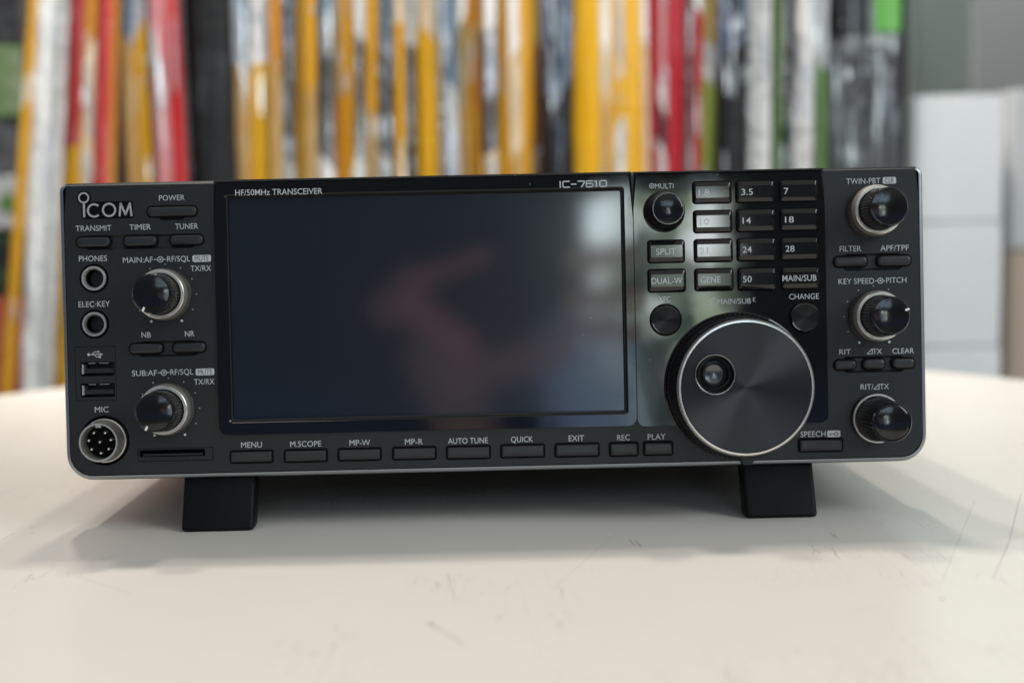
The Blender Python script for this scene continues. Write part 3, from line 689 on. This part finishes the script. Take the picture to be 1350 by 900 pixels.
BM = {
 'yellow': blotch('yellow_card', (.68, .36, .012), (.72, .44, .05), .25, .5, .25),
 'gold': blotch('golden_card', (.58, .28, .010), (.64, .37, .04), .25, .6, .25),
 'orange': blotch('orange_card', (.50, .20, .015), (.55, .30, .05), .28, .5, .25),
 'tan': blotch('tan_card', (.42, .25, .085), (.50, .37, .20), .28, .7, .3),
 'cream': blotch('cream_film', (.62, .47, .30), (.70, .62, .50), .25, .7, .4),
 'white': blotch('white_film', (.80, .79, .76), (.60, .60, .59), .2, .7, .5),
 'red': blotch('red_card', (.46, .020, .020), (.52, .05, .05), .25, .6, .3),
 'redfilm': blotch('red_card_under_film', (.50, .05, .05), (.60, .22, .22), .2, .7, .6),
 'pink': blotch('pink_film', (.50, .17, .18), (.50, .30, .29), .25, .7, .4),
 'crimson': blotch('crimson_card', (.42, .012, .022), (.46, .05, .07), .25, .6, .3),
 'black': blotch('black_pouch', (.006, .006, .006), (.016, .016, .017), .45, .6, .5),
 'dark': blotch('dark_tube', (.012, .0125, .014), (.07, .078, .085), .3, .6, .6),
 'clear': blotch('clear_grey_film', (.055, .058, .062), (.26, .27, .28), .12, .8, 1.0, .35),  # pale streaks and patches stand in for glints on dark film
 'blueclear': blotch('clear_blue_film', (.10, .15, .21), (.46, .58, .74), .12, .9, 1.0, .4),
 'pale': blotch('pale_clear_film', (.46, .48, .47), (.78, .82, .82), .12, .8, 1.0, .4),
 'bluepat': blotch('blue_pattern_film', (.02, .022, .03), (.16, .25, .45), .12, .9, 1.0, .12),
 'olive': blotch('olive_card', (.22, .28, .055), (.32, .36, .12), .3, .6, .3),
 'green': blotch('green_card', (.11, .20, .06), (.20, .30, .13), .3, .6, .3),
 'vivid': blotch('vivid_green_tag', (.10, .38, .06), (.22, .52, .12), .3, .6, .3),
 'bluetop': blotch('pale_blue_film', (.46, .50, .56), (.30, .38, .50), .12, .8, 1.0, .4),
 'brown': blotch('brown_tube', (.13, .060, .030), (.22, .13, .10), .3, .6, .4),
 'olivetan': blotch('olive_tan_tube', (.30, .22, .08), (.40, .33, .20), .3, .6, .4),
}
rng = random.Random(11)
def axis_pt(xt, xb, py, Y):
    a, c = at(xt, 0, Y), at(xb, 235, Y); d = (c-a)/(c.z-a.z)
    z = at((xt+xb)/2, py, Y).z; return a + d*(z-a.z), d
def strip(mb, xt, xb, w, Y, mats, zlo, zhi, thick=.006, wob=.0, n=36, seed=0):
    """leaning lens-shaped strip; mats = [(photo row where it starts, material)], top first"""
    r = random.Random(seed); a, c = at(xt, 0, Y), at(xb, 235, Y); d = (c-a)/(c.z-a.z)
    half = w/2*(Y-CAM.y)/FPX
    zz = [zhi+(zlo-zhi)*i/n for i in range(n+1)]
    for row, _m in mats[1:]: zz.append(at(xb, row, Y).z)
    zz = sorted(set(zz), reverse=True); rings = []; ms = []
    ph = r.random()*6; slant = (r.random()-.5)*.03
    for z in zz:
        p = a+d*(z-a.z); h = half*(1+wob*math.sin(z*70+ph)*.6+wob*(r.random()-.5)); t = thick*(1+wob*(r.random()-.5))
        sl_ = slant if .02 < zhi-z and z-zlo > .05 else 0
        rings.append([(p.x+h*cx_, Y+t*cy_, z+sl_*cx_) for cx_, cy_ in ((1, 0), (.82, .55), (.4, .9), (0, 1), (-.4, .9), (-.82, .55), (-1, 0), (-.82, -.55), (-.4, -.9), (0, -1), (.4, -.9), (.82, -.55))])
    for z0, z1 in zip(zz[:-1], zz[1:]):
        zm = (z0+z1)/2; mm = mats[0][1]
        for row, q in mats[1:]:
            if zm < at(xb, row, Y).z: mm = q
        ms.append(BM[mm])
    mb.loft(rings, ms, ms[0], ms[-1])
FLOOR_Z = FZ
ZHI = at(650, 0, YA).z + .10
M['glint'] = mat('glint_facet_film', (.34, .38, .42), .05, spec=1.0)  # pale glossy facets, added to make highlights
def glint_facets(mb, xt, xb, w, Y, thick, n, seed, zlo):
    """small facets added on the front of a strip, tilted to mirror the window as glints"""
    r = random.Random(seed)
    a, c = at(xt, 0, Y), at(xb, 235, Y); d = (c-a)/(c.z-a.z); half = w/2*(Y-CAM.y)/FPX
    for i in range(n):
        py = r.uniform(-15, 235) if xb > 90 else r.uniform(0, 480)
        z = at((xt+xb)/2, py, Y).z; p = a+d*(z-a.z)
        off = r.uniform(-.75, .75); x = p.x+off*half; y = Y-thick*(1-off*off)**.5
        hw = r.uniform(.0006, .0018); hl = r.choice((.002, .006, .012, .022, .036))*r.uniform(.7, 1.3)
        sx = (x-CAM.x)/(Y-CAM.y); sz = (z-CAM.z)/(Y-CAM.y)
        al = (r.uniform(.085, .18)-sx)/2; be = (r.choice((r.uniform(.0, .10), r.uniform(.22, .34)))-sz-.07)/2
        f = lambda u, v, k: (x+u*hw*k, y-.0016+(1-k)*.0+u*hw*k*al+v*hl*k*be, z+v*hl*k)
        o8 = [(math.cos(2*math.pi*q/10), math.sin(2*math.pi*q/10)) for q in range(10)]
        mb.loft([[(x+u*hw, y+.001, z+v*hl) for u, v in o8], [f(u, v, 1.) for u, v in o8]], 'glint', None, 'glint')
AER = [
 # name, category, label, layers [(part, x at top, x at device top, width, depth offset, [(row, material)], thickness, wobble)]
 ('flat_card', 'package', 'narrow orange yellow leaning strip at far left, beside the shelf boxes', [('card', 46, 29, 17, .010, [(0, 'gold'), (100, 'cream'), (135, 'gold')], .003, .05)]),
 ('plastic_pouch', 'package', 'wide white crinkled plastic pouch leaning left of the red strips', [('pouch', 70, 60, 40, -.004, [(0, 'white')], .009, .08), ('rod', 78, 68, 9, -.016, [(0, 'pale')], .004, .03)]),
 ('wrapped_aerial', 'aerial', 'red wrapped strip with a yellow lower end, right of the white pouch', [('card', 101, 92, 25, 0, [(0, 'redfilm'), (195, 'yellow')], .006, .05), ('edge', 115, 106, 8, .004, [(0, 'orange'), (190, 'yellow')], .004, .05)]),
 ('wrapped_aerial', 'aerial', 'pale cream film strip squeezed between two red strips', [('film', 121, 114, 15, -.003, [(0, 'orange'), (60, 'cream')], .005, .1)]),
 ('wrapped_aerial', 'aerial', 'red film wrapped strip with an orange right edge, left of the dark gap', [('card', 138, 132, 21, 0, [(0, 'redfilm')], .006, .05), ('edge', 152, 147, 10, .004, [(0, 'orange')], .004, .05)]),
 ('wrapped_aerial', 'aerial', 'tan yellow strip with pale blue top end, left of the pink one', [('card', 174, 185, 33, .002, [(0, 'tan')], .006, .04), ('stripe', 182, 195, 14, -.006, [(0, 'bluetop'), (38, 'yellow')], .003, .05), ('cap', 168, 176, 13, -.005, [(0, 'blueclear'), (55, 'tan')], .003, .06)]),
 ('wrapped_aerial', 'aerial', 'dusky pink film strip with a red right side beside the black pouch', [('film', 206, 218, 22, 0, [(0, 'pink')], .006, .08), ('card', 228, 241, 22, .002, [(0, 'redfilm'), (40, 'red')], .005, .05), ('edge', 238, 250, 5, -.003, [(0, 'clear')], .003, .06)]),
 ('black_pouch', 'pouch', 'broad black pouch standing between the pink strip and yellow packages', [('pouch', 272, 281, 66, .012, [(0, 'black')], .012, .02), ('window_patch', 276, 280, 40, -.001, [(0, 'black'), (68, 'dark'), (150, 'black')], .002, .02)]),
 ('wrapped_aerial', 'aerial', 'wide bright yellow strip with silvery blue top, first right of black pouch', [('card', 317, 323, 26, 0, [(0, 'bluetop'), (85, 'tan')], .005, .05), ('stripe', 341, 344, 24, -.002, [(0, 'white'), (85, 'yellow')], .006, .05), ('film', 322, 324, 12, -.008, [(0, 'blueclear'), (60, 'bluetop'), (90, 'tan')], .002, .08)]),
 ('wrapped_aerial', 'aerial', 'thin tan orange strip right of the wide bright yellow one', [('card', 362, 365, 16, 0, [(0, 'orange'), (95, 'tan')], .005, .05)]),
 ('clear_tube', 'aerial', 'thin grey blue clear tube with whitish lower end between tan strips', [('film', 379, 381, 16, .003, [(0, 'blueclear'), (60, 'clear'), (212, 'pale')], .005, .12)]),
 ('wrapped_aerial', 'aerial', 'slim yellow strip with tan edge left of an olive seam', [('card', 394, 396, 14, 0, [(0, 'gold')], .005, .05)]),
 ('wrapped_aerial', 'aerial', 'slim golden strip close right of an olive seam', [('card', 409, 412, 15, 0, [(0, 'gold'), (120, 'tan')], .005, .05), ('edge', 402, 404, 4, .002, [(0, 'olivetan')], .003, .04)]),
 ('clear_tube', 'aerial', 'grey crinkled clear tube with dark core, below a blue glint', [('film', 429, 431, 22, .003, [(0, 'blueclear'), (35, 'clear'), (212, 'white')], .006, .12)]),
 ('wrapped_aerial', 'aerial', 'brownish orange and gold double strip left of a grey slot', [('card', 447, 448, 16, 0, [(0, 'tan'), (130, 'orange')], .005, .05), ('stripe', 461, 463, 16, -.002, [(0, 'gold')], .005, .05)]),
 ('clear_tube', 'aerial', 'narrow grey slot tube with white top and white foot', [('film', 474, 475, 13, .003, [(0, 'white'), (50, 'clear'), (210, 'white')], .005, .1)]),
 ('wrapped_aerial', 'aerial', 'tan gold strip right of the narrow grey slot', [('card', 489, 489, 17, 0, [(0, 'gold'), (150, 'tan')], .005, .05)]),
 ('clear_tube', 'aerial', 'clear tube showing sky blue above and grey below', [('film', 508, 508, 23, .003, [(0, 'blueclear'), (70, 'clear'), (205, 'pale')], .006, .12)]),
 ('wrapped_aerial', 'aerial', 'slim yellow strip right of the sky blue tube', [('card', 526, 529, 13, 0, [(0, 'cream'), (30, 'gold')], .005, .05)]),
 ('clear_tube', 'aerial', 'dark clear tube with milky wrinkles left of a broad yellow strip', [('film', 541, 541, 15, .003, [(0, 'pale'), (60, 'clear'), (190, 'dark')], .005, .14)]),
 ('wrapped_aerial', 'aerial', 'broad yellow strip with pale top and one bright glint at mid height', [('card', 564, 567, 32, 0, [(0, 'cream'), (45, 'yellow')], .007, .04), ('edge', 551, 552, 7, .003, [(0, 'olivetan')], .003, .04)]),
 ('clear_tube', 'aerial', 'wide pale blue clear tube with glints, right of the broad yellow strip', [('film', 588, 594, 25, -.001, [(0, 'blueclear'), (110, 'pale'), (170, 'bluetop')], .007, .15), ('rod', 583, 588, 6, -.009, [(0, 'pale'), (90, 'clear')], .003, .1)]),
 ('wrapped_aerial', 'aerial', 'olive tan strip with cream top right of the pale blue tube', [('card', 608, 612, 13, 0, [(0, 'white'), (30, 'olivetan'), (130, 'tan')], .005, .05)]),
 ('wrapped_aerial', 'aerial', 'saturated orange strip with two pale spots near its top', [('card', 622, 629, 18, 0, [(0, 'orange'), (35, 'tan'), (75, 'orange'), (140, 'gold')], .005, .05)]),
 ('clear_tube', 'aerial', 'clear tube with long blue white highlight over dark brown core', [('core', 643, 645, 22, .006, [(0, 'tan'), (40, 'brown'), (205, 'tan')], .006, .05), ('film', 646, 649, 15, -.004, [(0, 'white'), (40, 'bluetop'), (125, 'clear'), (200, 'cream')], .004, .12)]),  # blue white highlight painted as the film strip's colours
 ('wrapped_aerial', 'aerial', 'wide amber strip with a white middle stripe, left of a brown tube', [('card', 680, 680, 44, .002, [(0, 'gold')], .007, .03), ('stripe', 676, 682, 15, -.007, [(0, 'white'), (70, 'cream'), (200, 'tan')], .003, .06)]),
 ('brown_tube', 'aerial', 'thin dark brown tube between amber strip and blue patterned pouch', [('tube', 709, 711, 14, .004, [(0, 'olivetan'), (60, 'brown')], .006, .05)]),
 ('patterned_pouch', 'pouch', 'black pouch with blue glassy streaks left of the widest yellow package', [('pouch', 737, 735, 42, .004, [(0, 'bluepat'), (120, 'black')], .008, .06), ('film', 727, 731, 9, -.007, [(0, 'clear'), (165, 'dark')], .003, .1), ('glint', 746, 738, 10, -.008, [(0, 'blueclear'), (120, 'bluepat')], .003, .1)]),  # glint layer is a highlight painted as a coloured strip
 ('wrapped_aerial', 'aerial', 'widest yellow package with clear film stripe and bright white glint', [('card', 805, 805, 96, .004, [(0, 'yellow')], .009, .02), ('stripe', 797, 798, 12, -.007, [(0, 'white'), (70, 'cream'), (125, 'tan')], .003, .12), ('film', 817, 818, 14, -.008, [(0, 'cream'), (105, 'yellow'), (160, 'white')], .004, .15), ('edge', 849, 853, 9, -.004, [(0, 'white'), (60, 'cream')], .004, .05)]),
 ('wrapped_aerial', 'aerial', 'wide red package with a thin pinkish clear rod down its middle', [('card', 878, 880, 52, .002, [(0, 'crimson')], .008, .02), ('rod', 874, 873, 11, -.009, [(0, 'pink'), (115, 'white'), (145, 'dark'), (197, 'white')], .004, .06)]),
 ('clear_tube', 'aerial', 'thin grey tube between the wide red package and a dark red strip', [('tube', 910, 907, 11, 0, [(0, 'clear')], .005, .05)]),
 ('wrapped_aerial', 'aerial', 'thin dark red strip left of the olive green one', [('card', 920, 917, 12, 0, [(0, 'white'), (14, 'crimson')], .005, .04)]),
 ('wrapped_aerial', 'aerial', 'olive green strip with a dark yellowish upper end', [('card', 937, 929, 24, -.002, [(0, 'olivetan'), (60, 'pale'), (108, 'olive')], .006, .05)]),
 ('patterned_pouch', 'pouch', 'black strip dotted with blue glints at its top, right of olive strip', [('pouch', 967, 965, 40, .006, [(0, 'bluepat'), (70, 'black')], .008, .05)]),
 ('plastic_pouch', 'package', 'white clear pouch with wavy left edge and thin green side', [('pouch', 1000, 999, 34, 0, [(0, 'pale')], .008, .08), ('rod', 1009, 1008, 16, -.010, [(0, 'white')], .005, .03), ('edge', 1026, 1025, 9, -.002, [(0, 'green')], .004, .04)]),
 ('clear_tube', 'aerial', 'dark tube with knobbly clear film between two white pouches', [('tube', 1041, 1036, 22, .006, [(0, 'dark'), (140, 'black')], .006, .04), ('film', 1036, 1031, 8, -.005, [(0, 'pale'), (130, 'black')], .004, .2)]),
 ('plastic_pouch', 'package', 'white streaked pouch with green right edge and knobbly rim', [('pouch', 1066, 1056, 26, 0, [(0, 'white'), (60, 'pale')], .008, .06), ('rod', 1066, 1065, 13, -.010, [(0, 'white')], .005, .04), ('edge', 1084, 1082, 15, -.001, [(0, 'pale'), (90, 'green')], .005, .05)]),
 ('plastic_pouch', 'package', 'broad grey crumpled clear pouch right of the green edged white pouch', [('pouch', 1119, 1116, 54, .004, [(0, 'dark'), (50, 'clear')], .009, .08)]),
 ('plastic_pouch', 'package', 'crumpled clear pouch with vivid green tag at its top, rightmost of all', [('pouch', 1160, 1163, 44, .0, [(0, 'pale'), (60, 'clear')], .009, .06), ('tag', 1171, 1170, 34, -.011, [(0, 'vivid'), (42, 'pale')], .002, .03), ('edge', 1192, 1192, 8, -.003, [(0, 'dark')], .004, .02)]),
]
for i, (nm, cat, lab, layers) in enumerate(AER):
    x0 = sum(l[2] for l in layers)/len(layers)
    Yi = YA + (i % 3)*.016
    root = empty(nm, (at(x0, 235, Yi).x, Yi, FZ))
    tag(root, lab, cat, 'packaged aerials leaning side by side behind the table')
    inv = Vector((-root.location.x, -root.location.y, -root.location.z))
    for j, (part, xt, xb, w, dy, ms, th, wob) in enumerate(layers):
        mb = MB(); zlo, zhi = FZ+.001, ZHI
        if part == 'tag': zlo = at(1170, 42, Yi).z
        strip(mb, xt, xb, w, Yi+dy, ms, zlo, zhi, th, wob, seed=i*7+j)
        ncr = {'film': 10, 'pouch': 11, 'rod': 5, 'card': 1, 'stripe': 4, 'tube': 2}.get(part, 0)
        if nm == 'black_pouch': ncr = 0
        glint_facets(mb, xt, xb, w, Yi+dy, th, ncr, i*31+j, zlo)
        mb.v = [(x+inv.x, y+inv.y, z+inv.z) for x, y, z in mb.v]
        mb.build(part, root, 60)
# dark board behind the aerials
def board_f(B, p):
    c = objc(B); B.put(p.inputs['Base Color'], B.mix(B.noise(B.mapping(c, (1, 1, .15)), 40, 3), (.03, .024, .018, 1), (.12, .10, .08, 1)))
M['board'] = mat('dark_board', (.03, .03, .03), .6, build=board_f)
xa, xb_ = at(40, 200, .94).x, at(1190, 200, .94).x
mb = MB(); mb.box(xa, xb_, .93, .945, FZ, ZHI+.02, 'board')
tag(mb.build('back_board'), 'dark board the packaged aerials lean against, seen through narrow gaps', 'board')
# white cabinet at the right
def cab_f(B, p):
    c = objc(B); B.put(p.inputs['Base Color'], B.mix(B.noise(c, 8, 3), (.74, .745, .74, 1), (.79, .79, .785, 1)))
M['cab'] = mat('white_cabinet_paint', (.7, .7, .7), .4, build=cab_f)
def beige_f(B, p):
    c = objc(B); B.put(p.inputs['Base Color'], B.mix(B.noise(B.mapping(c, (1, 1, .2)), 14, 3), (.42, .33, .25, 1), (.50, .41, .32, 1)))
M['beige'] = mat('shadowy_beige_side', (.46, .37, .29), .5, build=beige_f)  # beige carries the shadow on the cabinet's side face
YC = .95
c0 = at(1203, 300, YC).x; c1 = at(1322, 300, YC).x; ct = at(1270, 124, YC).z
cab = empty('cabinet', ((c0+c1)/2, YC, FZ)); tag(cab, 'white cabinet with drawer fronts standing right of the aerial packages', 'cabinet')
lx_, hx_ = c0-(c0+c1)/2, c1-(c0+c1)/2; H = ct-FZ
def cb(name, x0, x1, y0, y1, z0, z1, m, par, bev=.003):
    mb = MB(); mb.box(x0, x1, y0, y1, z0, z1, m); o = mb.build(name, par)
    bm = bmesh.new(); bm.from_mesh(o.data); bmesh.ops.bevel(bm, geom=bm.edges[:], offset=bev, segments=2, affect='EDGES'); bm.to_mesh(o.data); bm.free(); return o
cb('carcass', lx_, hx_, .0035, .45, 0, H, 'cab', cab)
z1 = at(1270, 293, YC).z-FZ; z2 = at(1270, 457, YC).z-FZ
for za, zb in ((z1+.0007, H-.001), (z2+.0007, z1-.0007), (z2-.125, z2-.0007), (z2-.30, z2-.1274)): cb('drawer_front', lx_+.001, hx_-.001, 0, .0033, za, zb, 'cab', cab, .002)
YS = 1.02
M['pale'] = mat('shaded_cabinet_grey', (.52, .52, .51), .5)  # shading of the cabinet's right end, put into a greyer colour
s0 = at(1322, 300, YS).x+.006; s1 = s0+.16; stp = at(1340, 118, YS).z
mb = cb('shadowy_cabinet_side', s0, s1, YS, YS+.3, FZ, at(1340, 330, YS).z, 'beige', None); tag(mb, 'shadowy right side of the white cabinet, its shade put into a beige panel', 'panel')
mb = cb('shaded_cabinet_end', s0, s1, YS, YS+.3, at(1340, 330, YS).z+.0005, stp, 'pale', None); tag(mb, 'right end of the white cabinet, its shading put into a greyer box', 'box')
# brownish locker far behind, above the cabinet
YL2 = 1.9
M['locker'] = mat('taupe_locker', (.26, .24, .24), .5, build=lambda B, p: B.put(p.inputs['Base Color'], B.mix(B.noise(objc(B), 5, 3), (.12, .11, .105, 1), (.15, .145, .15, 1))))
l0 = at(1283, 60, YL2).x
mb = cb('locker', l0, l0+.5, YL2, YL2+.35, FZ, at(1300, 0, YL2).z+.2, 'locker', None, .004); tag(mb, 'taupe grey locker far behind, above the white cabinet at the right edge', 'locker')
# stack of boxes at the far left
YX = 1.0
def boxm(name, a, c): return mat(name, a, .45, build=lambda B, p: B.put(p.inputs['Base Color'], B.mix(B.sm(B.noise(B.mapping(objc(B), (1, 1, 1)), 45, 3), .45, .6), (*a, 1), (*c, 1))))
bx = [(392, 560, boxm('red_carton', (.34, .05, .02), (.42, .10, .05)), 'red carton at far left edge beside the table, lowest visible', 'carton'),
      (302, 392, boxm('black_carton', (.013, .014, .012), (.03, .06, .02)), 'black carton on the red carton at far left', 'carton'),
      (232, 302, boxm('white_carton', (.42, .42, .41), (.52, .52, .50)), 'white carton with round green emblem at far left', 'carton'),
      (155, 232, boxm('grey_carton', (.055, .058, .06), (.10, .10, .105)), 'dark grey carton under the green carton at far left', 'carton'),
      (60, 155, boxm('green_carton', (.13, .21, .075), (.22, .27, .17)), 'green carton at far left between two dark cartons', 'carton'),
      (-45, 60, boxm('charcoal_carton', (.02, .02, .021), (.045, .045, .047)), 'charcoal carton at top of the far left stack', 'carton')]
x1 = at(36, 100, YX).x
zprev = FZ
for i, (yt, yb, mm, lab, cat) in enumerate(bx):
    zt = at(20, yt, YX).z; zb = zprev
    root = cb('carton', x1-.20+.003*(i % 2), x1+.004*((i*7) % 3), YX+.004*(i % 2), YX+.2, zb+.0004, zt, mm, None, .002)
    tag(root, lab, cat, 'cartons stacked at the far left'); zprev = zt
    if 'emblem' in lab:
        mb = MB(); q = at(18, 268, YX); r_ = .0115; mb.lathe([(r_, YX-.0003), (r_, YX-.0012), (r_*.9, YX-.0014)], q.x-.006, q.z, BM['green'], 32, BM['green'], BM['green']); mb.build('emblem', root)
